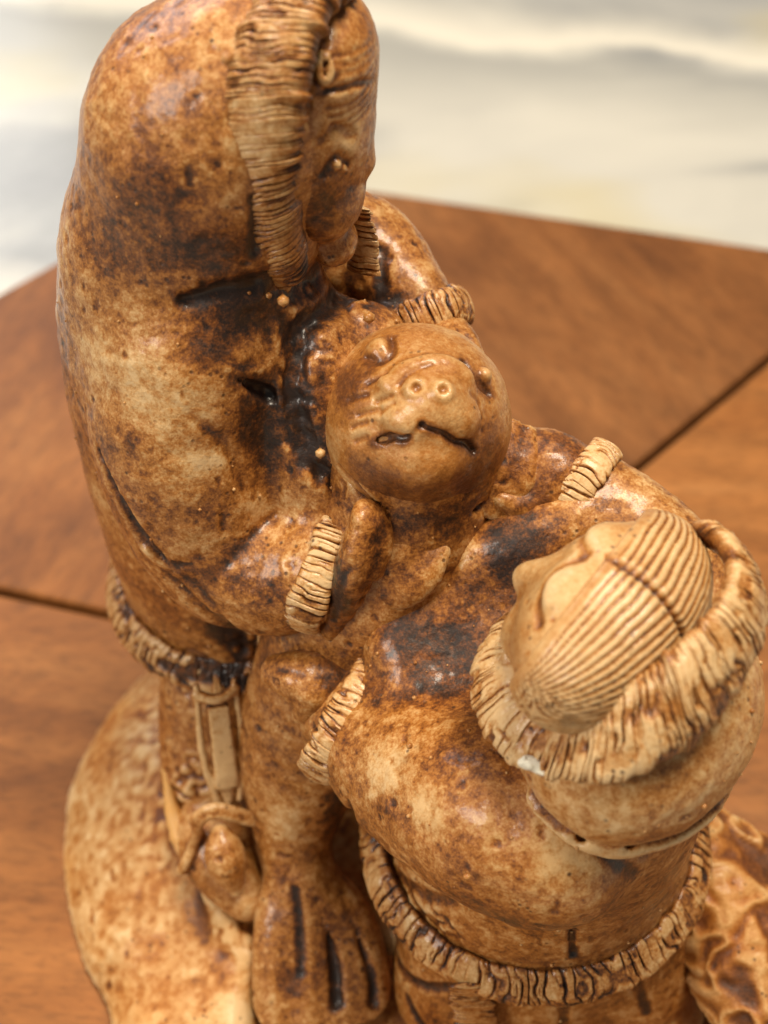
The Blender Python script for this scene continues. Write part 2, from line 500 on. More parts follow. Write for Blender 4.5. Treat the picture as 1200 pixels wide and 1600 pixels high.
def marble():
    m, nt, N, L, P = nodes_of('polished_marble')
    co = N.new('ShaderNodeTexCoord').outputs['Object']
    mp = N.new('ShaderNodeMapping'); mp.inputs['Rotation'].default_value = (0, 0, math.radians(9)); mp.inputs['Scale'].default_value = (0.55, 1.0, 1.0)
    L.new(co, mp.inputs['Vector']); v = mp.outputs[0]
    cloud = noise_node(nt, v, 9, 6, 0.62, 0.8)
    vein = noise_node(nt, v, 5.5, 5, 0.55, 0.5)
    vein = maths(nt, 'ABSOLUTE', maths(nt, 'SUBTRACT', vein, 0.5))
    c = ramp(nt, cloud, [(0.36, (0.17, 0.175, 0.18)), (0.46, (0.26, 0.27, 0.28)), (0.54, (0.34, 0.345, 0.345)), (0.66, (0.43, 0.43, 0.42))])
    c = mix(nt, ramp(nt, vein, [(0.0, 0.65), (0.05, 0.30), (0.14, 0.0)]), c, (0.24, 0.25, 0.27))
    lite = maths(nt, 'ABSOLUTE', maths(nt, 'SUBTRACT', noise_node(nt, v, 4.2, 4, 0.5, 0.4), 0.47))
    c = mix(nt, ramp(nt, lite, [(0.0, 0.55), (0.03, 0.5), (0.06, 0.0)]), c, (0.58, 0.57, 0.53))
    warm = ramp(nt, noise_node(nt, v, 9, 3, 0.5), [(0.55, 0.0), (0.68, 0.7)])
    c = mix(nt, warm, c, (0.44, 0.38, 0.19))
    sx = N.new('ShaderNodeSeparateXYZ'); L.new(co, sx.inputs[0])
    wob = maths(nt, 'MULTIPLY', maths(nt, 'SUBTRACT', noise_node(nt, co, 9, 4, 0.6), 0.5), 0.05)
    for slope, off in ((-0.21, 0.305), (-0.16, 0.125)):
        dd = maths(nt, 'ADD', maths(nt, 'SUBTRACT', maths(nt, 'SUBTRACT', sx.outputs['Y'], maths(nt, 'MULTIPLY', sx.outputs['X'], slope)), off), wob)
        dd = maths(nt, 'ADD', maths(nt, 'MULTIPLY', dd, 4.0), 0.5, True)
        c = mix(nt, ramp(nt, dd, [(0.30, 0.0), (0.47, 0.55), (0.495, 0.0)]), c, (0.20, 0.21, 0.22))
        c = mix(nt, ramp(nt, dd, [(0.495, 0.0), (0.52, 0.9), (0.62, 0.0)]), c, (0.62, 0.60, 0.55))
    c = mix(nt, 1.0, c, (1.08, 1.04, 0.96), 'MULTIPLY')
    L.new(c, P.inputs['Base Color'])
    P.inputs['Roughness'].default_value = 0.22
    return m

WOOD, GROOVE, MARBLE = wood(), plain('dark_joint', (0.020, 0.013, 0.008), 0.8), marble()

def raw_mesh(name, V, F, mat):
    me = bpy.data.meshes.new(name)
    me.from_pydata([tuple(np.array(v) * CM) for v in V], [], F); me.update()
    me.materials.append(mat)
    return me

# ------------------------------------------------------------------ setting: countertop and hexagonal board
TOP = -1.8
ct = bpy.data.objects.new('countertop', raw_mesh('countertop', [(-160, -60, TOP), (160, -60, TOP), (160, 150, TOP), (-160, 150, TOP), (-160, -60, TOP - 3), (160, -60, TOP - 3), (160, 150, TOP - 3), (-160, 150, TOP - 3)],
     [(0, 1, 2, 3), (7, 6, 5, 4), (0, 4, 5, 1), (1, 5, 6, 2), (2, 6, 7, 3), (3, 7, 4, 0)], MARBLE))
COL.objects.link(ct); ct['kind'] = 'structure'

board = bpy.data.objects.new('hexagonal_board', None); COL.objects.link(board)
board.location = (0, 0, TOP * CM); board.rotation_euler = (0, 0, math.radians(43.6))
board['label'] = 'reddish brown hexagonal wooden board of joined pieces under the figurine'; board['category'] = 'board'

def piece_mesh(k0, k1):
    """board piece between the corners k0 and k1, joints open by a narrow gap, top edge eased"""
    R_, gap, th, bv = 20.0, 0.10, 1.8, 0.10
    ang = [math.radians(60 * k) for k in range(k0, k1 + 1)]
    pts = [np.array([0.0, 0.0])] + [R_ * np.array([math.cos(a), math.sin(a)]) for a in ang]
    n = len(pts)
    def outline(ins):
        lines = []
        for i in range(n):
            p, q = pts[i], pts[(i + 1) % n]; d = (q - p) / np.linalg.norm(q - p); nn = np.array([-d[1], d[0]])
            lines.append((p + nn * (ins + (gap if i in (0, n - 1) else 0)), d))
        out = []
        for i in range(n):
            (p, d), (q, e) = lines[i - 1], lines[i]
            t = np.linalg.solve(np.array([d, -e]).T, q - p)[0]
            out.append(p + d * t)
        return out
    V = []
    for z, ins in ((0.15, 0), (th - bv, 0), (th - 0.03, bv * 0.35), (th, bv)):
        V += [(x, y, z) for x, y in outline(ins)]
    F = [tuple(range(n - 1, -1, -1)), tuple(range(3 * n, 4 * n))]
    for l in range(3):
        for i in range(n):
            j = (i + 1) % n
            F.append((l * n + i, l * n + j, l * n + n + j, l * n + n + i))
    return raw_mesh('wedge', V, F, WOOD)
for k0, k1, tint, turn in ((0, 1, (0.74, 0.76, 0.80), 75), (1, 2, (0.86, 0.84, 0.72), 20), (2, 6, (1.05, 1.06, 0.97), 130)):
    w = bpy.data.objects.new('wedge', piece_mesh(k0, k1)); COL.objects.link(w)
    w.parent = board; w.color = (*tint, turn / 360.0)
hexv = [(19.6 * math.cos(math.radians(60 * k)), 19.6 * math.sin(math.radians(60 * k)), z) for z in (0.0, 1.25) for k in range(6)]
bk = bpy.data.objects.new('backing', raw_mesh('backing', hexv, [(5, 4, 3, 2, 1, 0), (6, 7, 8, 9, 10, 11)] + [(k, (k + 1) % 6, 6 + (k + 1) % 6, 6 + k) for k in range(6)], GROOVE))
COL.objects.link(bk); bk.parent = board

# ------------------------------------------------------------------ the figurine
fig = bpy.data.objects.new('figurine', None); COL.objects.link(fig)
fig['label'] = 'glossy brown carved figurine of a hooded adult and child holding a seal'; fig['category'] = 'figurine'

def rough_up(V, Q, lumps=0.05, fine=0.012, seed=0, s=1.1, crags=(), pits=1.0):
    N = vnormals(V, Q)
    d = lumps * noise(V, s, seed, 2) + fine * noise(V, 6.0, seed + 4, 2)
    pit = noise(V, 5.0, seed + 9, 1)
    d = d - pits * 0.022 * np.clip(pit * 6 - 4.3, 0, 1)                       # casting pits
    for pts, r, a in crags:                                            # torn, lumpy places in the casting
        w = np.clip(1.4 - near_line(V, pts) / r, 0, 1)
        d = d + a * w * (np.abs(noise(V, 3.2, seed + 30, 2)) * 2.2 - 0.6)
    return V + N * d[:, None]

# --- base mound
def base_mound():
    F = Field((-8, -13.2, -0.4), (8, 2.2, 4.2), 0.10)
    F.ell((0.5, -5.8, 0.0), (5.5, 6.2, 1.25), k=0.3)
    F.ell((-3.3, -3.9, -0.4), (3.45, 5.0, 2.25), frame((0.10, -1, 0))[[1, 0, 2]], k=0.8)
    F.ell((-2.3, -8.0, -0.2), (2.7, 3.4, 1.25), k=0.8)
    F.tube([(-4.20,-3.20,3.31), (-4.07,-4.80,2.76), (-3.34,-6.20,1.95), (-2.65,-7.20,1.42)], [0.12, 0.16, 0.18, 0.12], k=0.5)
    F.ell((1.5, -6.5, 0.5), (3.6, 4.0, 1.2), k=0.8)
    F.ell((-1.04,-8.20,1.17), (1.5, 1.5, 1.0), k=0.6, op=-1)
    F.cut_below(0.0)
    V, Q = F.mesh(2)
    rim = [(-5.22,0.04,0.00), (-4.63,-2.87,1.46), (-4.41,-4.41,1.62), (-3.52,-6.19,2.43), (-2.86,-6.77,1.81), (-2.14,-7.84,1.78), (-1.70,-8.28,1.42)]
    V = rough_up(V, Q, 0.13, 0.02, 3, 0.7, crags=[(rim, 0.5, 0.05)])
    V[:, 2] = np.maximum(V[:, 2], 0.002)
    return part('base_mound', V, Q, RESIN_GOLD, fig, lines=[(np.array(rim) + np.array([0.12, 0.05, 0.0]), 0.26, 0.55)], patches=[((-3.63,-4.42,3.46), (0.7, 1.2, 0.8), 0.2), ((-5.76,-2.88,0.80), (0.7, 0.7, 0.7), 0.3), ((-4.53,-6.87,1.34), (0.4, 0.4, 0.4), 0.25), ((-3.91,-7.18,1.45), (0.6, 0.6, 0.5), -0.2), ((-5.95,-1.10,-0.02), (0.4, 0.4, 0.4), -0.25)], label='smooth golden brown mound the figures stand on', bubbles=0.3)  # the patch inside the crest paints shade into the colour
base_mound()

# --- adult
def adult():
    F = Field((-6.4, -6.4, 0.6), (2.6, 3.2, 17.6), 0.055)
    # hooded head
    F.ell((-2.29,-1.00,14.40), (1.82, 1.9, 2.03), k=0.3)
    F.ell((-1.49,-1.00,15.30), (1.15, 1.5, 1.40), k=0.8)
    F.ell((-2.14,-1.00,13.16), (1.1, 1.4, 1.1), k=0.8)
    # torso and parka skirt
    F.tube([(-2.94,-1.00,12.42), (-3.01,-1.00,10.63), (-2.98,-1.00,7.63), (-2.76,-1.00,5.14), (-2.72,-1.00,4.27)], [1.85, 2.08, 2.15, 2.15, 2.1], k=0.9, flat=((0, 1, 0), 1.08))
    # chest that the seal is pressed against
    F.tube([(-1.48,-1.80,11.54), (-1.07,-2.40,10.75), (-0.92,-2.90,9.26), (-1.26,-2.90,6.50)], [1.05, 1.05, 1.1, 1.2], k=0.4)
    # arm on the camera side
    F.tube([(-2.80,-2.20,11.68), (-3.03,-2.80,10.12), (-2.64,-3.30,8.55), (-1.81,-3.80,8.39), (-1.08,-4.10,8.68)], [1.45, 1.42, 1.25, 1.10, 0.92], k=0.30)
    # far arm
    F.tube([(-1.24,0.50,11.46), (-0.20,0.40,11.24), (0.41,-0.30,11.12), (0.78,-0.90,10.94)], [1.1, 0.92, 0.68, 0.55], k=0.4)
    F.ell((-0.28,-1.70,11.08), (0.75, 0.75, 0.75), k=0.4)
    # leg and lower body
    F.tube([(-2.64,-1.90,4.72), (-3.11,-2.90,3.67), (-3.35,-3.90,2.59), (-3.29,-4.60,1.65)], [1.5, 1.25, 1.02, 0.85], k=0.3)
    F.tube([(-2.11,-0.80,3.27), (-2.35,-1.00,-0.10)], [1.7, 1.6], k=0.3)
    # deep recess between the sleeve and the seal, crease under the hood, folds
    F.groove([(-0.69,-1.55,11.92), (-1.14,-2.45,12.09), (-1.25,-3.05,11.38), (-1.03,-3.54,10.51), (-0.46,-4.50,10.49)], [0.16, 0.18, 0.16, 0.14, 0.12], 0.16, 0.15, wash=0.35)
    F.groove([(-2.66,-2.87,13.15), (-2.04,-2.75,13.23), (-1.44,-2.46,13.08), (-0.94,-1.73,12.45)], [0.06, 0.14, 0.20, 0.24], 0.12, 0.2, wash=0.3)
    F.groove([(-4.26,-3.40,10.71), (-3.93,-3.91,10.05), (-3.45,-4.23,9.19), (-2.83,-4.57,8.43), (-2.36,-4.47,7.62)], [0.05, 0.08, 0.12, 0.20, 0.2], 0.11, 0.12, wash=0.2)
    F.groove([(-2.02,-3.35,12.04), (-1.85,-3.11,11.66), (-1.66,-3.03,11.45)], [0.05, 0.12, 0.13], 0.16, 0.04)
    F.groove([(-2.28,-3.40,12.34), (-1.90,-3.28,12.09), (-1.55,-3.00,12.00), (-1.49,-2.75,12.36), (-1.62,-2.72,12.70)], 0.05, 0, 0.04, bead=-0.015)
    F.groove([(-1.48,-2.65,12.51), (-1.40,-2.89,11.99), (-1.46,-3.22,11.29), (-1.21,-3.39,10.78)], 0.06, 0, 0.05, bead=-0.01)
    F.groove([(-2.69,-3.73,11.70), (-2.34,-3.72,11.16), (-2.09,-3.80,10.28)], 0.05, 0.02, 0.1)
    F.groove([(-0.11,-1.10,13.22), (0.11,-0.32,11.78), (0.10,-0.68,11.50)], 0.09, 0.08, 0.1)
    F.groove([(-3.63,-4.18,9.32), (-3.18,-4.40,8.87), (-2.69,-4.60,8.31)], 0.08, 0, 0.1, bead=0.02)
    F.groove([(-1.60,-2.76,14.69), (-1.62,-2.73,14.25), (-1.68,-2.68,13.79)], [0.04, 0.07, 0.05], 0.07, 0.04)
    V, Q = F.mesh(2)
    V = rough_up(V, Q, 0.045, 0.014, 1, crags=[([(-1.12,-2.18,12.46), (-1.15,-2.61,11.98), (-1.23,-3.17,11.23), (-0.85,-3.60,10.30)], 0.40, 0.05), ([(-1.53,-2.56,13.02), (-0.71,-0.58,11.51), (-0.30,-1.70,11.91)], 0.3, 0.04), ([(-3.51,-3.51,4.98), (-3.32,-4.63,5.02), (-3.65,-4.75,3.10)], 0.5, 0.10), ([(-2.43,-3.33,5.65), (-1.95,-4.26,7.07)], 0.3, 0.1)])
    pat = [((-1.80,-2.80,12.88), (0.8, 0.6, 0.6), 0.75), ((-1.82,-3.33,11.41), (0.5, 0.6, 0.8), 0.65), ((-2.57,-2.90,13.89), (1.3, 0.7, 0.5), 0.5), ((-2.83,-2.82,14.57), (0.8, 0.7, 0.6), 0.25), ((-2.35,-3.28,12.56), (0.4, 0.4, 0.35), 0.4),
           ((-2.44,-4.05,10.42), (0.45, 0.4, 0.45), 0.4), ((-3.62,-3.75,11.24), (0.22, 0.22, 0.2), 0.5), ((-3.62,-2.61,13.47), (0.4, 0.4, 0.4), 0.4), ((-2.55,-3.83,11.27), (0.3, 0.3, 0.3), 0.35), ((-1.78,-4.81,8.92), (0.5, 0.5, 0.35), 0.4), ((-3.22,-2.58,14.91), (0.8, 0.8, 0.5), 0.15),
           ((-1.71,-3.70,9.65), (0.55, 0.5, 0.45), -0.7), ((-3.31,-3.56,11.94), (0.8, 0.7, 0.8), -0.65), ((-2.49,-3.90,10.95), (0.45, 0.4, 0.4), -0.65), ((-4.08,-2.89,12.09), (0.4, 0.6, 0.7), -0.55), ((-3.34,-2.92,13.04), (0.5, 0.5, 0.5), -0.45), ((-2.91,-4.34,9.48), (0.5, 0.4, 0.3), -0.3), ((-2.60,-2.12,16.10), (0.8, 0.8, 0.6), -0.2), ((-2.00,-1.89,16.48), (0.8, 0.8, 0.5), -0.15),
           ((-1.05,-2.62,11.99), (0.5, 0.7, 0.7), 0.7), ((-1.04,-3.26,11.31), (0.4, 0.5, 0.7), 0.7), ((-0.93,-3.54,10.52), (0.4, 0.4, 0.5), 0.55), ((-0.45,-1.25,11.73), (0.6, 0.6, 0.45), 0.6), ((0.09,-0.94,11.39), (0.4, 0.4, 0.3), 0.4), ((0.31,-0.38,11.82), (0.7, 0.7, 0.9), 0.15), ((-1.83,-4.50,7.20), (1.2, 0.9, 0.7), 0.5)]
    return part('adult_figure', V, Q, RESIN, fig, patches=pat, lines=F.lines + [(np.array([(-2.57,-3.41,5.38), (-2.47,-4.46,5.53), (-2.49,-5.21,4.67), (-2.47,-5.55,3.97)]), 0.16, 0.8), (np.array([(-2.89,-3.34,6.14), (-2.69,-3.34,5.86), (-2.49,-3.33,5.65)]), 0.25, 0.7)], label='adult in a hooded parka hugging the seal', bubbles=1.0)  # the extra lines paint contact shade between leg, seal and hem
AD = adult()

def adult_face():
    F = Field((-2.6, -3.2, 12.0), (1.2, 1.4, 17.2), 0.034)
    hc = np.array((-0.89,-1.20,14.71))
    fd = frame((0.97, -0.12, -0.15))
    F.ell(hc, (0.92, 1.22, 1.75), fd, k=0.1)
    F.ell((-0.59,-1.20,15.87), (0.62, 1.1, 0.72), fd, k=0.4)                  # forehead hair
    F.ell((-0.60,-1.70,13.78), (0.38, 0.5, 0.42), fd, k=0.35)               # near cheek
    F.tube([(-0.29,-1.35,14.94), (-0.21,-1.40,14.56), (-0.17,-1.45,14.32)], [0.08, 0.14, 0.19], k=0.15)    # nose
    F.ell((-0.29,-1.65,14.29), 0.12, k=0.1)
    F.ell((-0.64,-1.40,12.94), (0.36, 0.5, 0.30), fd, k=0.3)                # chin
    F.groove([(-0.72,-2.20,14.74), (-0.46,-2.30,14.92), (-0.28,-2.20,14.73)], [0.05, 0.09, 0.05], 0.06, 0.08, wash=0.25)
    F.ell(F.snap((-0.48,-2.30,14.87))[0], 0.075, k=0.02)
    F.ell(F.snap((-0.37,-2.20,14.73))[0], 0.05, k=0.02)
    F.groove([(-0.66,-2.00,13.48), (-0.38,-1.90,13.57), (-0.25,-1.70,13.44)], 0.05, 0.05, 0.05)
    F.groove([(-0.70,-2.20,15.21), (-0.44,-2.30,15.36), (-0.23,-2.10,15.13)], 0.06, 0.03, 0.1)
    # fringe edge and a loose curl
    F.groove([(-0.62,-2.40,15.94), (-0.38,-2.30,15.95), (-0.09,-2.00,15.85), (0.03,-1.50,15.58)], 0.04, 0.03, 0.04)
    F.groove([(-0.59,-2.20,16.49), (-0.66,-2.40,16.30), (-0.57,-2.40,16.12), (-0.45,-2.40,16.30), (-0.54,-2.20,16.46)], 0.055, 0, 0.03, bead=0.03)
    rng = np.random.default_rng(4)
    for i in range(9):
        y0 = 30 + 11 * i
        F.groove([hc + np.array([0.25, -0.9, 1.55 - 0.11 * i]), hc + np.array([0.62, -0.75 + 0.1 * rng.random(), 1.50 - 0.115 * i]), hc + np.array([0.95, -0.2, 1.42 - 0.10 * i])], 0.028, 0.025, 0.03)
    V, Q = F.mesh(1)
    V = rough_up(V, Q, 0.025, 0.012, 8)
    return part('face', V, Q, RESIN, AD, patches=[((-0.28,-2.20,15.34), (0.5, 0.6, 0.9), -0.35), ((-0.76,-2.20,14.04), (0.3, 0.6, 0.8), 0.5)], lines=F.lines, label='bare profile face inside the fur hood')
adult_face()

# fur roll round the hood opening: down the camera side, under the chin and up the far side
_p = [(-0.48,-0.60,16.44), (-0.60,-1.00,16.57), (-0.93,-1.75,16.72), (-1.22,-2.25,16.23), (-1.38,-2.40,15.41), (-1.42,-2.35,14.49), (-1.33,-2.25,13.61), (-1.21,-2.10,12.90)]
_c = np.array((-0.74,-1.10,14.64))
_o = [nrm(np.array(p) - _c + np.array([-0.5, -0.55, 0.1])) for p in _p]
V, Q, st = fur_band(_p, [(0.88, -0.38, 0.24)] * 8, _o, [0.45, 0.5, 0.58, 0.62, 0.58, 0.46, 0.38, 0.30], [0.38, 0.38, 0.36, 0.34, 0.34, 0.35, 0.34, 0.24], strand=11.5, amp=0.065, seed=2, nu=1500, nv=52, sink=-0.10, fade=[((-1.48,-2.70,15.65), 0.40), ((-1.84,-2.50,14.30), 0.25)])
part('hood_fur', V, Q, RESIN, AD, stain_shade=st * 0.8 - 0.12, patches=[((-1.47,-2.79,15.76), (0.5, 0.5, 0.6), -0.3), ((-1.07,-2.41,13.29), (0.4, 0.4, 0.4), 0.5)], label='carved fur band round the adult hood')
V, Q, st = fur_band([(-0.25,-0.90,13.19), (-0.22,-0.90,12.61), (-0.21,-1.00,11.96)], [(0.9, -0.4, 0.1)] * 3, [(0.35, -0.8, 0.4)] * 3, [0.16, 0.26, 0.26], [0.2, 0.26, 0.2], strand=8.5, amp=0.08, seed=3, nu=240, nv=40)
part('hood_fur', V, Q, RESIN_PALE, AD, stain_shade=st * 0.6 - 0.15, label='short end of the hood fur below the chin')

# cuffs
V, Q, st = ring_band((-0.97,-4.10,8.72), (0.92, -0.29, -0.26), 0.95, 0.95, 0.30, 0.13, strand=8.0, amp=0.07, seed=5, nu=900)
part('cuff_fur', V, Q, RESIN_PALE, AD, stain_shade=st)
V, Q, st = ring_band((0.78,-0.90,10.94), (0.35, -0.7, -0.6), 0.66, 0.62, 0.30, 0.15, strand=10, amp=0.05, seed=6, nu=800)
part('cuff_fur', V, Q, RESIN, AD, stain_shade=st)
# hem
V, Q, st = ring_band((-2.65,-1.00,4.99), (0, 0, -1), 2.42, 2.5, 0.36, 0.14, side=(1, 0, 0), flare=0.35, strand=5.5, amp=0.08, seed=7, nu=1700, nv=40, cells=0.8, sink=-0.08, dash=0.4)
part('hem_fur', V, Q, RESIN, AD, stain_shade=st, label='carved fur band along the adult parka hem')

def hand(name, base, tip, spread, thumb, size, parent, seed, mat):
    """mitt-like carved hand: palm with four fingers and a thumb"""
    b, t, sdir = np.array(base, float), np.array(tip, float), nrm(spread)
    L = np.linalg.norm(t - b); ax = nrm(t - b); nn = nrm(np.cross(ax, sdir))
    lo = np.minimum(b, t) - 1.2; hi = np.maximum(b, t) + 1.2
    F = Field(lo, hi, 0.045)
    F.ell(b + ax * L * 0.35, (L * 0.42, size, size * 0.42), np.stack([ax, sdir, nn]), k=0.1)
    for i, q in enumerate((-0.75, -0.27, 0.25, 0.72)):
        ln = (0.86, 1.0, 0.97, 0.82)[i]
        a = b + ax * L * 0.45 + sdir * size * q * 0.9
        m_ = a + ax * L * 0.3 * ln + nn * 0.05
        e = a + ax * L * 0.55 * ln - nn * 0.10
        F.tube([a, m_, e], [size * 0.26, size * 0.25, size * 0.2], k=0.05)
    F.tube([b + ax * L * 0.2 + sdir * size * 0.7 * thumb, b + ax * L * 0.45 + sdir * size * 1.25 * thumb, b + ax * L * 0.7 + sdir * size * 1.3 * thumb], [size * 0.3, size * 0.28, size * 0.22], k=0.08)
    V, Q = F.mesh(1)
    V = rough_up(V, Q, 0.03, 0.01, seed)
    return part(name, V, Q, mat, parent)
def mitt(pts, rs, thumb, parent, seed, mat, flat=None, cuts=(-0.45, 0.0, 0.45), patches=()):
    """mitten hand: a flattened palm with finger grooves and a thumb"""
    P = np.array(pts, float); F = Field(P.min(0) - 1.4, P.max(0) + 1.4, 0.04)
    F.tube(pts, rs, k=0.1, flat=flat)
    F.tube(thumb, [0.26, 0.24, 0.17], k=0.12)
    dr = nrm(P[-1] - P[0]); sd = nrm(np.cross(dr, (0.0, -0.7, 0.7)))
    for q in cuts:
        a = P[len(P) // 2] + sd * q * rs[1] * 0.9 + np.array([0, -0.5, 0.5]) * rs[1]
        F.groove([a, a + dr * np.linalg.norm(P[-1] - P[0]) * 0.55], 0.04, 0.03, 0.05)
    V, Q = F.mesh(1)
    return part('hand', rough_up(V, Q, 0.04, 0.012, seed), Q, mat, parent, patches=patches, lines=F.lines)
mitt([(-0.27,-4.50,10.20), (-0.44,-4.70,9.50), (-0.83,-4.60,8.05)], [0.34, 0.46, 0.40], [(-0.19,-4.40,10.09), (-0.13,-4.60,9.81), (-0.17,-4.80,9.46)], AD, 31, RESIN_DARK, flat=((0.9, -0.2, 0.3), 0.62), cuts=(0.1,), patches=[((-0.72,-5.08,9.22), (0.2, 0.6, 0.7), 0.6), ((-0.09,-4.85,9.95), (0.15, 0.5, 0.5), 0.5)])
mitt([(0.98,-1.30,11.01), (1.22,-1.70,11.09), (1.39,-2.10,11.05)], [0.42, 0.36, 0.28], [(1.07,-1.60,11.14), (0.95,-2.00,11.36), (1.03,-2.30,11.44)], AD, 32, RESIN)

# knife in its sheath, strapped to the leg
def knife():
    F = Field((-4.8, -6.6, 1.2), (-1.2, -2.4, 6.4), 0.035)
    a, b = np.array((-2.98,-4.30,5.31)), np.array((-2.91,-5.20,3.61))
    ax = nrm(b - a); sd = nrm(np.cross(ax, (0.25, -0.8, 0.55))); nn = np.cross(sd, ax)
    R3 = np.stack([ax, sd, nn])
    F.box((a + b) / 2 - ax * 0.15, (np.linalg.norm(b - a) * 0.42, 0.20, 0.12), R3, 0.04, 0.05)
    F.tube([b - ax * 0.5, b + ax * 0.15], [0.2, 0.05], k=0.1, flat=(nn, 0.6))
    for s in (-1, 1):
        F.tube([a - ax * 0.4 + sd * 0.33 * s, (a + b) / 2 + sd * 0.36 * s, b + sd * 0.2 * s], 0.07, k=0.03)
    F.tube([a - ax * 0.25 - sd * 0.35, a - ax * 0.15 + nn * 0.12, a - ax * 0.25 + sd * 0.35], 0.10, k=0.03)
    V, Q = F.mesh(1)
    V = rough_up(V, Q, 0.015, 0.008, 12)
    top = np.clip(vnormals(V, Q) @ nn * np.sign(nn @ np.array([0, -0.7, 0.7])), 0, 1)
    return part('knife_sheath', V, Q, RESIN_PALE, AD, stain_shade=1.0 - 1.6 * top ** 0.6, label='pale knife in a sheath below the parka hem')
knife()

def boot():
    F = Field((-5.2, -8.0, 0.8), (-1.0, -3.0, 4.4), 0.045)
    F.tube([(-3.25,-5.10,2.30), (-3.09,-5.60,2.25), (-2.68,-6.30,2.11)], [0.82, 0.72, 0.45], k=0.1)
    for q in (0.0, 1.0):
        F.groove([(-3.82,-5.95,2.48), np.array((-3.66,-5.70,3.41)) + q * np.array([0.2, -0.1, -0.1]), np.array((-3.15,-5.60,4.05)) + q * np.array([0.1, -0.15, -0.15]), np.array((-2.45,-5.60,3.73)) + q * np.array([0.0, -0.15, -0.15])], 0.09, 0, 0.04, bead=0.02)
    F.tube([(-3.01,-5.85,3.64), (-2.95,-6.15,3.28), (-2.80,-6.50,2.76)], [0.16, 0.36, 0.12], k=0.04)
    V, Q = F.mesh(1)
    return part('boot', rough_up(V, Q, 0.02, 0.01, 14), Q, RESIN, AD)
boot()

# --- seal
def seal():
    F = Field((-3.6, -9.6, 1.2), (3.2, -0.8, 12.6), 0.055)
    sc = (0.52,-3.00,10.76)
    F.ell(sc, (1.36, 1.36, 1.42), k=0.1)
    F.tube([(0.47,-3.10,9.86), (0.09,-3.55,8.41), (-0.66,-3.90,6.33), (-1.44,-4.60,4.48), (-1.78,-5.50,3.17), (-1.66,-6.30,2.30)], [1.38, 1.5, 1.5, 1.22, 0.76, 0.58], k=0.35)
    # neck fold
    F.tube([(-0.72,-3.60,10.97), (-0.27,-4.10,10.39), (0.47,-4.30,10.16), (1.44,-4.00,9.93)], 0.07, k=0.12, op=-1)
    # tail flippers, spread like fingers
    fan = [[(-1.84,-5.90,2.74), (-2.12,-6.90,2.04), (-2.14,-8.50,0.56)], [(-1.65,-6.20,2.83), (-1.60,-7.00,1.97), (-1.54,-8.60,0.63)], [(-1.48,-6.30,2.77), (-1.13,-7.00,1.81), (-0.95,-8.60,0.58)], [(-1.42,-6.10,2.62), (-0.72,-6.90,1.83), (-0.41,-8.50,0.43)]]
    for q in fan:
        F.tube(q, [0.30, 0.42, 0.45], k=0.25)
    F.groove([(-1.73,-6.62,2.93), (-1.68,-7.09,2.42), (-1.68,-7.68,1.91)], [0.03, 0.06, 0.05], 0.05, 0.08, wash=0.6)
    F.groove([(-1.42,-6.72,2.87), (-1.20,-7.15,2.27), (-1.09,-7.51,1.74), (-1.06,-8.00,1.38)], [0.02, 0.05, 0.10, 0.11], 0.13, 0.06, wash=0.6)
    F.groove([(-0.92,-6.61,2.61), (-0.64,-7.21,2.11), (-0.48,-7.59,1.62), (-0.45,-7.97,1.28)], [0.02, 0.04, 0.08, 0.09], 0.11, 0.06, wash=0.6)
    V, Q = F.mesh(2)
    V = rough_up(V, Q, 0.04, 0.012, 21)
    return part('seal', V, Q, RESIN, fig, patches=[((-1.57,-5.60,7.52), (0.9, 0.9, 0.9), -0.1), ((-1.91,-5.97,4.03), (0.4, 0.5, 0.8), -0.3), ((-1.34,-7.51,2.02), (1.4, 1.0, 0.8), 0.15), ((-0.82,-6.00,3.79), (0.35, 0.5, 1.3), 0.9), ((0.57,-4.20,10.04), (1.6, 0.8, 0.5), 0.45), ((-0.65,-3.60,12.60), (0.35, 0.6, 0.9), 0.5)],  # dark patch below the chin is painted shade
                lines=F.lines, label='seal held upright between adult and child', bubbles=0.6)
SE = seal()

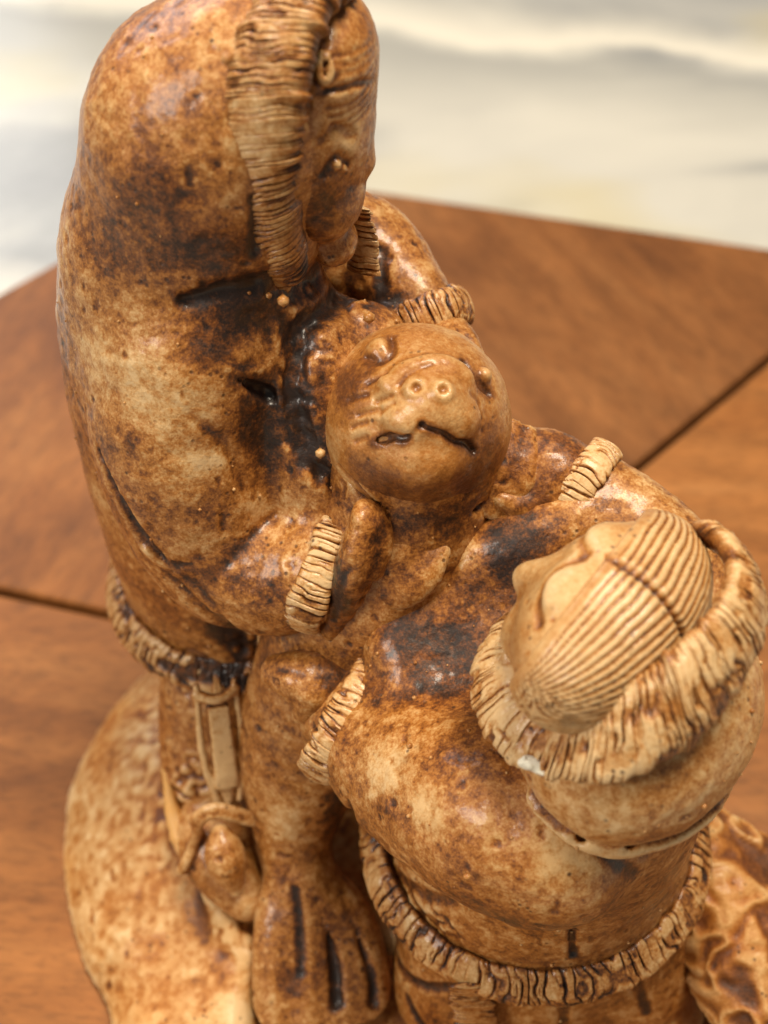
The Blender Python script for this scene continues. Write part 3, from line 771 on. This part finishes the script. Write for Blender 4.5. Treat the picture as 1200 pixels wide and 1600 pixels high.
def seal_face():
    c = np.array((0.52,-3.00,10.76))
    F = Field(c - 1.75, c + 1.75, 0.028)
    F.ell(c, (1.43, 1.43, 1.50), k=0.05)
    m = np.array((0.78,-3.86,11.92))
    out = nrm(m - c)
    F.ell(m - out * 0.12, (0.45, 0.44, 0.44), k=0.45)
    F.ell(np.array((0.40,-3.99,11.83)) - out * 0.06, (0.34, 0.3, 0.24), k=0.18)
    F.ell(np.array((1.05,-3.94,11.74)) - out * 0.06, (0.34, 0.3, 0.26), k=0.18)
    F.ell(np.array((0.64,-4.32,11.33)) - out * 0.28, (0.55, 0.4, 0.42), k=0.3)
    F.tube([(0.14,-3.58,12.07), (0.42,-3.39,12.19), (0.87,-3.30,12.18), (1.19,-3.40,12.01)], 0.08, k=0.3)
    # nostrils with raised rims
    for p in ((0.57,-3.77,12.02), (0.79,-3.82,11.95)):
        a, g = F.snap(p)
        F.ell(a - g * 0.07, 0.165, k=0.08)
        a, g = F.snap(np.array(p) + g * 0.1)
        F.ell(a + g * 0.01, 0.10, k=0.03, op=-1)
    # mouth
    F.groove([(-0.12,-4.10,11.45), (0.12,-4.13,11.57), (0.38,-4.07,11.74)], [0.03, 0.07, 0.05], 0.09, 0.03)
    F.groove([(0.58,-4.01,11.82), (0.70,-4.01,11.80), (0.88,-4.05,11.70), (1.10,-4.11,11.49), (1.31,-4.11,11.21)], [0.03, 0.04, 0.05, 0.06, 0.05], 0.075, 0.03)
    F.groove([(0.36,-4.07,11.74), (0.47,-4.03,11.80), (0.57,-4.01,11.81)], 0.03, 0.012, 0.06)
    # eyes
    _a, _g = F.snap((-0.03,-2.87,12.14)); F.ell(_a - _g * 0.08, 0.19, k=0.08)
    F.groove([(-0.20,-3.01,12.05), (0.00,-3.19,12.14), (0.18,-3.09,12.21), (0.18,-2.73,12.19)], [0.04, 0.06, 0.07, 0.03], 0.05, 0.05, wash=0.5)
    F.groove([(1.19,-3.16,12.07), (1.31,-3.36,11.95), (1.57,-3.40,11.68)], [0.04, 0.09, 0.05], 0.08, 0.05, wash=0.6)
    F.ell(F.snap((1.50,-3.19,11.83))[0], 0.12, k=0.05)
    # brow folds and whisker wrinkles
    F.groove([(0.16,-3.47,12.12), (0.42,-3.34,12.21), (0.79,-3.26,12.20), (1.10,-3.27,12.10)], 0.05, 0.02, 0.08)
    F.groove([(0.30,-3.64,12.08), (0.41,-3.53,12.14), (0.69,-3.42,12.18)], 0.04, 0.02, 0.06)
    for a, b in (((-0.46,-3.50,11.71), (-0.18,-3.61,11.90)), ((-0.33,-3.76,11.66), (-0.00,-3.84,11.83)), ((-0.42,-3.83,11.48), (-0.22,-3.89,11.64)), ((1.15,-3.71,11.88), (1.33,-3.69,11.76)), ((1.26,-3.79,11.73), (1.40,-3.82,11.56)), ((1.33,-3.90,11.56), (1.43,-3.90,11.43)), ((-0.18,-3.46,11.97), (0.11,-3.48,12.10)), ((-0.05,-3.75,11.89), (0.22,-3.77,11.98)), ((0.04,-3.91,11.80), (0.26,-3.91,11.88)), ((-0.38,-3.96,11.33), (-0.22,-4.01,11.47))):
        F.groove([a, b], 0.035, 0.03, 0.05, n=5)
    # fold at the neck
    F.groove([(-0.64,-3.83,10.67), (-0.18,-4.22,10.49), (0.47,-4.39,10.40), (1.14,-4.21,10.28)], 0.05, 0.03, 0.08)
    V, Q = F.mesh(1)
    V = rough_up(V, Q, 0.02, 0.008, 22, 2.0, pits=0.0)
    return part('face', V, Q, RESIN_SMOOTH, SE, patches=[((-0.45,-3.28,11.81), (0.5, 0.6, 0.8), 0.7), ((-0.26,-4.19,10.90), (0.7, 0.5, 0.5), 0.6), ((1.56,-3.98,10.74), (0.5, 0.5, 0.8), 0.65), ((0.65,-4.42,10.84), (0.9, 0.6, 0.4), 0.45), ((0.84,-4.31,11.25), (0.5, 0.4, 0.3), 0.2), ((0.67,-3.93,11.89), (0.5, 0.4, 0.4), -0.15), ((0.26,-2.61,12.17), (0.6, 0.4, 0.3), 0.25), ((0.56,-4.39,10.39), (1.0, 0.5, 0.3), 0.5)], lines=F.lines, label='seal face with two nostrils and a crooked mouth')  # chin and lower-face patches paint shade into the colour
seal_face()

def flipper(pts, w, name, seed):
    P = np.array(pts); F = Field(P.min(0) - 1.3, P.max(0) + 1.3, 0.05)
    dr = nrm(P[-1] - P[0]); sd = nrm(np.cross(dr, (0.1, -0.75, 0.65)))
    for q in (-0.5, 0.5):
        F.tube([p + sd * w * q * f for p, f in zip(P, (0.5, 1.0, 0.7))], [w * 0.5, w * 0.62, w * 0.3], k=0.10, flat=(np.cross(sd, dr), 0.45))
    V, Q = F.mesh(1)
    part(name, rough_up(V, Q, 0.03, 0.01, seed), Q, RESIN_DARK, SE)
flipper([(-0.18,-4.75,8.86), (0.26,-4.75,9.38), (0.73,-4.50,9.65)], 0.52, 'flipper', 41)
flipper([(1.65,-3.90,9.81), (1.94,-3.60,10.32), (2.12,-3.00,10.53)], 0.40, 'flipper', 42)

# --- child
FD = nrm((-0.75, 0.57, 0.30))         # the way the child looks
def child():
    F = Field((-2.2, -11.2, 0.6), (7.6, -1.6, 10.6), 0.06)
    F.tube([(3.30,-7.20,7.98), (2.9, -6.9, 6.6), (2.6, -6.4, 5.2), (2.45, -6.1, 3.9)], [1.4, 1.9, 2.3, 2.62], k=0.4)
    F.tube([(2.19,-8.00,7.42), (1.48,-7.60,7.31), (0.48,-6.60,6.79), (-0.45,-5.50,6.50)], [1.45, 1.45, 1.30, 0.98], k=0.4)
    F.ell((1.96,-4.90,7.74), (1.7, 1.2, 1.5), k=1.0)
    F.tube([(0.34,-5.00,7.95), (1.15,-4.60,8.53), (1.85,-4.20,9.10), (2.83,-4.00,9.43)], [0.6, 0.6, 0.6, 0.6], k=0.8)
    F.tube([(4.41,-5.20,8.68), (4.00,-4.30,9.13), (3.27,-3.50,9.52)], [1.2, 0.9, 0.68], k=0.4)
    F.tube([(2.45, -6.2, 2.5), (2.4, -6.3, 1.6)], [2.45, 2.5], k=0.1)
    F.tube([(1.5, -7.0, 3.0), (1.4, -7.4, 1.0)], [1.35, 1.5], k=0.15)
    F.tube([(3.7, -6.9, 3.0), (3.9, -7.2, 1.0)], [1.35, 1.5], k=0.15)
    F.groove([(-0.66,-7.21,6.76), (-0.27,-6.66,4.09), (0.35,-7.37,4.41), (0.93,-8.01,5.09)], [0.05, 0.12, 0.12, 0.05], 0.08, 0.2, wash=0.2)
    F.ell((1.17,-5.60,9.26), (1.15, 0.75, 0.75), k=0.8, op=-1)
    F.groove([(-0.65,-6.95,2.31), (-0.22,-7.29,1.72), (0.43,-8.06,2.23), (1.25,-8.73,3.10), (2.22,-9.06,3.77)], 0.07, 0.07, 0.1, wash=0.5)
    F.groove([(0.21,-8.06,1.59), (0.42,-8.43,1.35)], 0.06, 0.05, 0.1)
    F.groove([(2.83,-9.07,3.81), (2.81,-8.71,1.89)], 0.06, 0.05, 0.1)
    F.groove([(3.90,-8.68,3.81), (4.28,-8.48,1.77)], 0.06, 0.05, 0.1)
    F.groove([(2.51,-9.36,6.99), (2.77,-8.64,4.50)], [0.03, 0.06], 0.10, 0.02)
    F.groove([(2.14,-8.88,9.40), (2.68,-9.07,8.71), (3.35,-8.84,7.51)], [0.05, 0.08, 0.05], 0.05, 0.1, wash=0.4)
    V, Q = F.mesh(2)
    V = rough_up(V, Q, 0.045, 0.014, 51, crags=[([(-0.39,-6.78,3.87), (0.24,-7.61,4.10), (0.84,-8.14,4.48)], 0.3, 0.06)])
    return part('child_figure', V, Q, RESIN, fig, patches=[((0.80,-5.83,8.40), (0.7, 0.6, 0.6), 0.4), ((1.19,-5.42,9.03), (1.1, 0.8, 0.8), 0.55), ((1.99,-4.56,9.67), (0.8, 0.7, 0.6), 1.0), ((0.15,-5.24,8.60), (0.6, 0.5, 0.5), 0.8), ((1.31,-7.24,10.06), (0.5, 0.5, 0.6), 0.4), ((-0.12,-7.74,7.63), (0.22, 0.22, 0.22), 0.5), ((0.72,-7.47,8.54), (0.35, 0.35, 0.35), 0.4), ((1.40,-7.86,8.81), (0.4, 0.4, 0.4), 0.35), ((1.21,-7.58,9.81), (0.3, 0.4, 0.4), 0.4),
                ((-0.01,-7.30,7.95), (0.5, 0.5, 0.5), -0.7), ((0.51,-8.19,8.20), (0.5, 0.4, 0.4), -0.65), ((2.45,-9.04,8.40), (0.7, 0.5, 0.4), -0.6), ((-0.47,-6.23,7.70), (0.3, 0.3, 0.3), -0.3), ((1.26,-8.79,8.35), (0.4, 0.4, 0.4), -0.2), ((1.64,-9.28,7.04), (1.6, 0.8, 0.4), 0.4), ((3.79,-8.35,5.18), (0.9, 0.6, 0.4), 0.25)],  # the two skirt patches at the end are painted shade
                lines=F.lines, label='child in a parka reaching up to the seal', bubbles=1.0)
CH = child()

HC = np.array((2.87,-7.00,10.97))
RF = frame(FD)                          # rows: forward, left, up
HS = 0.89
def HP(f, l, u):
    return HC + HS * (RF[0] * f + RF[1] * l + RF[2] * u)
def child_head():
    F = Field(HC - 2.8, HC + 2.8, 0.042)
    F.ell(HC, (1.04, 1.60, 1.09), RF, k=0.1)
    F.ell(HP(0.25, 0, -0.5), (0.748, 1.06, 1.02), RF, k=0.4)
    F.tube([HP(0.95, 0, 0.15), HP(1.22, 0, -0.22), HP(1.28, 0, -0.42)], [0.14, 0.20, 0.23], k=0.25)
    for q in (-1, 1):
        F.ell(HP(0.80, 0.6 * q, -0.7), (0.34, 0.383, 0.383), RF, k=0.2)
        F.ell(HP(0.62, 0.46 * q, 0.66), (0.36, 0.44, 0.24), RF, k=0.20)
        F.groove([HP(0.85, 0.05 * q, 0.95), HP(0.98, 0.35 * q, 0.7), HP(0.92, 0.8 * q, 0.55), HP(0.7, 1.15 * q, 0.55)], 0.06, 0.04, 0.08, wash=0.35)
    F.groove([HP(1.3, 0.5, -0.95), HP(1.4, 0, -0.9), HP(1.3, -0.5, -0.95)], 0.06, 0.05, 0.06)
    V, Q = F.mesh(1)
    V = rough_up(V, Q, 0.02, 0.006, 53)
    return part('head', V, Q, RESIN_SMOOTH, CH, patches=[(HP(0.6, 0, 1.0), (1.0, 1.0, 1.0), -0.25)], lines=F.lines, label='smooth forehead and face of the child')
child_head()

def child_hair():
    F = Field(HC - 2.8, HC + 2.8, 0.036)
    F.ell(HP(-0.02, -0.05, 0.0), (1.12, 1.8, 1.24), RF, k=0.1)
    F.box(HP(2.80, 0, 0), (2.0, 3.4, 3.4), RF, 0.02, 0.05, op=-1)          # open towards the face
    F.box(HP(0, 0, -2.5), (3, 3, 1.5), RF, 0.02, 0.03, op=-1)
    V, Q = F.mesh(1)
    loc = (V - HC) @ RF.T / HS
    N = vnormals(V, Q)
    th = np.arctan2(loc[:, 2] + 0.2, -loc[:, 0] + 0.45)                     # strands meet at the temples
    a = th / (np.pi / 2) * 18.0 + 0.42 * noise(V, 1.6, 61, 2)
    rid = np.abs(np.sin(np.pi * a)) ** 0.45
    topm = np.clip((-loc[:, 0] + 0.44) * 12, 0, 1) * np.clip((loc[:, 2] + 1.0) * 3, 0, 1)
    part_line = np.clip(1 - np.abs(loc[:, 1] - 0.05) / 0.08, 0, 1)
    V = V + N * (((rid - 0.85) * 0.06 - 0.10 * part_line) * topm)[:, None]
    st = stain_of(V, Q, vnormals(V, Q)) * 0.5 + np.clip(0.72 - rid, -0.25, 1) * 1.7 * topm + part_line * 0.7
    return part('hair', V, Q, RESIN_SMOOTH, CH, stain_shade=np.clip(st, -0.5, 1.2), label='combed bowl-cut hair with a parting')
child_hair()

def child_hood():
    F = Field((0.2, -11.8, 6.6), (7.0, -3.6, 12.0), 0.06)
    hc = np.array((3.30,-7.40,9.36))
    R0 = frame((-0.8, 0.6, 0.0))
    F.ell(hc + np.array([0.12, 0.05, 0.0]), (1.60, 2.0, 1.47), R0, k=0.2)
    # rolled lip at its foot
    lip = [(2.01,-8.30,8.92), (2.37,-8.70,8.75), (2.96,-9.00,8.48), (3.85,-9.00,8.32), (4.59,-8.70,8.36), (5.19,-8.10,8.32)]
    up = np.array([0.0, 0.35, 0.30])
    F.groove(lip, [0.12, 0.16, 0.2, 0.2, 0.18, 0.14], 0, 0.05, bead=0.02)
    F.groove([np.array(q) + up for q in lip], 0.09, 0.09, 0.08, wash=0.5)
    V, Q = F.mesh(2)
    V = rough_up(V, Q, 0.04, 0.012, 55)
    return part('hood', V, Q, RESIN_PALE, CH, patches=[((3.61,-9.30,9.08), (1.3, 0.6, 0.4), 0.55)], lines=F.lines, label='smooth child hood lying behind the head', bubbles=0.5)
child_hood()

_p = [(1.78,-6.20,10.17), (1.47,-7.00,9.98), (1.64,-7.70,9.89), (2.13,-8.20,10.02), (2.74,-8.60,10.72), (3.44,-8.50,11.18), (4.07,-8.00,11.49), (4.54,-7.20,11.53), (4.56,-6.40,11.52), (4.10,-5.80,11.45)]
_c = HC - np.array([0, 0, 0.9])
_o = [nrm(nrm(np.array(p) - _c) * np.array([0.8, 0.8, 0.3]) + np.array([-0.1, -0.45, 0.75])) for p in _p]
_w = [nrm(nrm(np.array(p) - _c) * np.array([1, 1, 0]) * 0.75 + np.array([0, 0, -0.75])) for p in _p]
V, Q, st = fur_band(_p, _w, _o, [0.34, 0.42, 0.50, 0.56, 0.60, 0.62, 0.58, 0.50, 0.40, 0.3], 0.24, strand=8.5, amp=0.06, seed=12, nu=1600, nv=60, cells=0.4, dash=0.35)
part('hood_fur', V, Q, RESIN_PALE, CH, stain_shade=st * 0.8 - 0.1, patches=[((2.52,-8.80,10.72), (0.8, 0.8, 0.6), -0.3)], label='carved fur roll round the child hood')

V, Q, st = ring_band((-0.63,-5.40,6.60), (-0.82, 0.42, 0.30), 1.07, 1.10, 0.33, 0.16, strand=8.0, amp=0.07, seed=15, nu=900)
part('cuff_fur', V, Q, RESIN_PALE, CH, stain_shade=st)
V, Q, st = ring_band((3.09,-3.40,9.66), (-0.75, 0.5, 0.25), 0.68, 0.68, 0.27, 0.12, strand=7.5, amp=0.07, seed=16, nu=800)
part('cuff_fur', V, Q, RESIN_PALE, CH, stain_shade=st)
V, Q, st = ring_band((2.45, -6.1, 3.82), (0, 0, -1), 2.78, 2.76, 0.33, 0.13, side=(1, 0, 0), flare=0.42, strand=5.2, amp=0.07, seed=17, nu=1700, nv=40, cells=0.3, sink=-0.06)
part('hem_fur', V, Q, RESIN, CH, stain_shade=st, label='carved fur band along the child parka hem')
mitt([(-0.85,-5.20,6.99), (-1.34,-5.20,7.28), (-1.76,-5.00,7.19)], [0.5, 0.46, 0.30], [(-1.19,-5.50,7.27), (-1.31,-5.50,6.91), (-1.40,-5.40,6.53)], CH, 33, RESIN, cuts=(0.2,), patches=[((-0.87,-5.48,7.49), (0.35, 0.6, 0.6), 0.5)])
mitt([(2.98,-3.40,9.57), (2.58,-3.30,9.77), (2.13,-3.00,9.90)], [0.62, 0.70, 0.48], [(2.35,-3.80,9.67), (2.04,-3.90,9.79), (1.79,-3.90,9.94)], CH, 34, RESIN_DARK, cuts=())

def chip():
    a = np.array((1.85,-8.51,9.91)); F = Field(a - 0.5, a + 0.5, 0.025)
    F.box(a + np.array([0, 0.03, -0.05]), (0.19, 0.08, 0.06), frame((0.85, -0.35, -0.35), (0, -0.6, 0.7)), 0.03, 0.02)
    V, Q = F.mesh(1)
    part('chip', rough_up(V, Q, 0.07, 0.03, 3, 5), Q, plain('bare_plaster', (0.85, 0.76, 0.60), 0.8), CH, stain_shade=np.zeros(len(V)), label='small chalky white chip on the child hood')
chip()

V, Q, st = fur_band([(1.17,-8.78,3.86), (1.23,-8.74,2.88), (1.29,-8.82,2.27), np.array((1.29,-8.82,2.27)) + np.array([0.02, -0.15, -0.5])], [(1.0, 0.0, 0.0)] * 4, [(0.0, -0.75, 0.66)] * 4, 0.36, 0.12, strand=7, amp=0.06, seed=19, nu=200, nv=32)
part('strap', V, Q, RESIN, CH, stain_shade=st, label='ribbed strap below the child hem')

# textured bundle beside the child
def bundle():
    F = Field((3.6, -10.2, 0.0), (8.2, -4.2, 4.4), 0.055)
    F.tube([(5.2, -6.0, 2.5), (6.0, -7.2, 2.0), (6.4, -8.6, 1.5)], [1.0, 1.15, 0.9], k=0.2)
    F.tube([(5.4, -5.6, 2.9), (6.6, -6.2, 2.6)], [0.5, 0.45], k=0.1)
    V, Q = F.mesh(1)
    N = vnormals(V, Q)
    c = noise(V + 0.35 * np.stack([noise(V, 1.6, 80 + q, 1) for q in range(3)], 1), 1.7, 71, 2)
    cell = np.clip(np.abs(c) * 2.4, 0, 1)
    V = V + N * (0.12 * (1 - cell) - 0.05)[:, None]
    return part('net_bundle', V, Q, RESIN_GOLD, fig, stain_shade=cell * 1.1 - 0.30, label='lumpy bundle with a net-like surface beside the child')
bundle()

# casting bubbles: tiny beads left all over the figures, too small to pick apart
def bubbles():
    rng = np.random.default_rng(7)
    ph = (1 + 5 ** 0.5) / 2
    iv = nrm(np.array([(-1, ph, 0), (1, ph, 0), (-1, -ph, 0), (1, -ph, 0), (0, -1, ph), (0, 1, ph), (0, -1, -ph), (0, 1, -ph), (ph, 0, -1), (ph, 0, 1), (-ph, 0, -1), (-ph, 0, 1)]))
    it = np.array([(0, 11, 5), (0, 5, 1), (0, 1, 7), (0, 7, 10), (0, 10, 11), (1, 5, 9), (5, 11, 4), (11, 10, 2), (10, 7, 6), (7, 1, 8), (3, 9, 4), (3, 4, 2), (3, 2, 6), (3, 6, 8), (3, 8, 9), (4, 9, 5), (2, 4, 11), (6, 2, 10), (8, 6, 7), (9, 8, 1)])
    VV, FF, n = [], [], 0
    for V, N, dens in ALL_PARTS:
        for i in rng.integers(0, len(V), int(170 * dens)):
            r = 0.016 + 0.030 * rng.random() ** 3
            VV.append(V[i] + N[i] * r * 0.15 + iv * r); FF.append(it + n); n += 12
    for c, r in (((-1.67,-3.27,17.00), 0.09), ((-1.28,-3.33,13.42), 0.09), ((-0.14,-2.32,12.23), 0.10), ((-0.86,-4.50,11.66), 0.08), ((0.27,-7.26,8.48), 0.055), ((0.99,-9.08,8.02), 0.06), ((-1.53,-2.66,12.97), 0.05)):
        VV.append(np.array(c) + iv * r); FF.append(it + n); n += 12
    V = np.vstack(VV); F = np.vstack(FF)
    me = bpy.data.meshes.new('casting_bubbles')
    me.from_pydata([tuple(v) for v in V * CM], [], [tuple(int(q) for q in f) for f in F]); me.update()
    me.polygons.foreach_set('use_smooth', np.ones(len(F), bool))
    me.materials.append(RESIN_PALE)
    o = bpy.data.objects.new('casting_bubbles', me); COL.objects.link(o); o.parent = fig; o['kind'] = 'stuff'
bubbles()
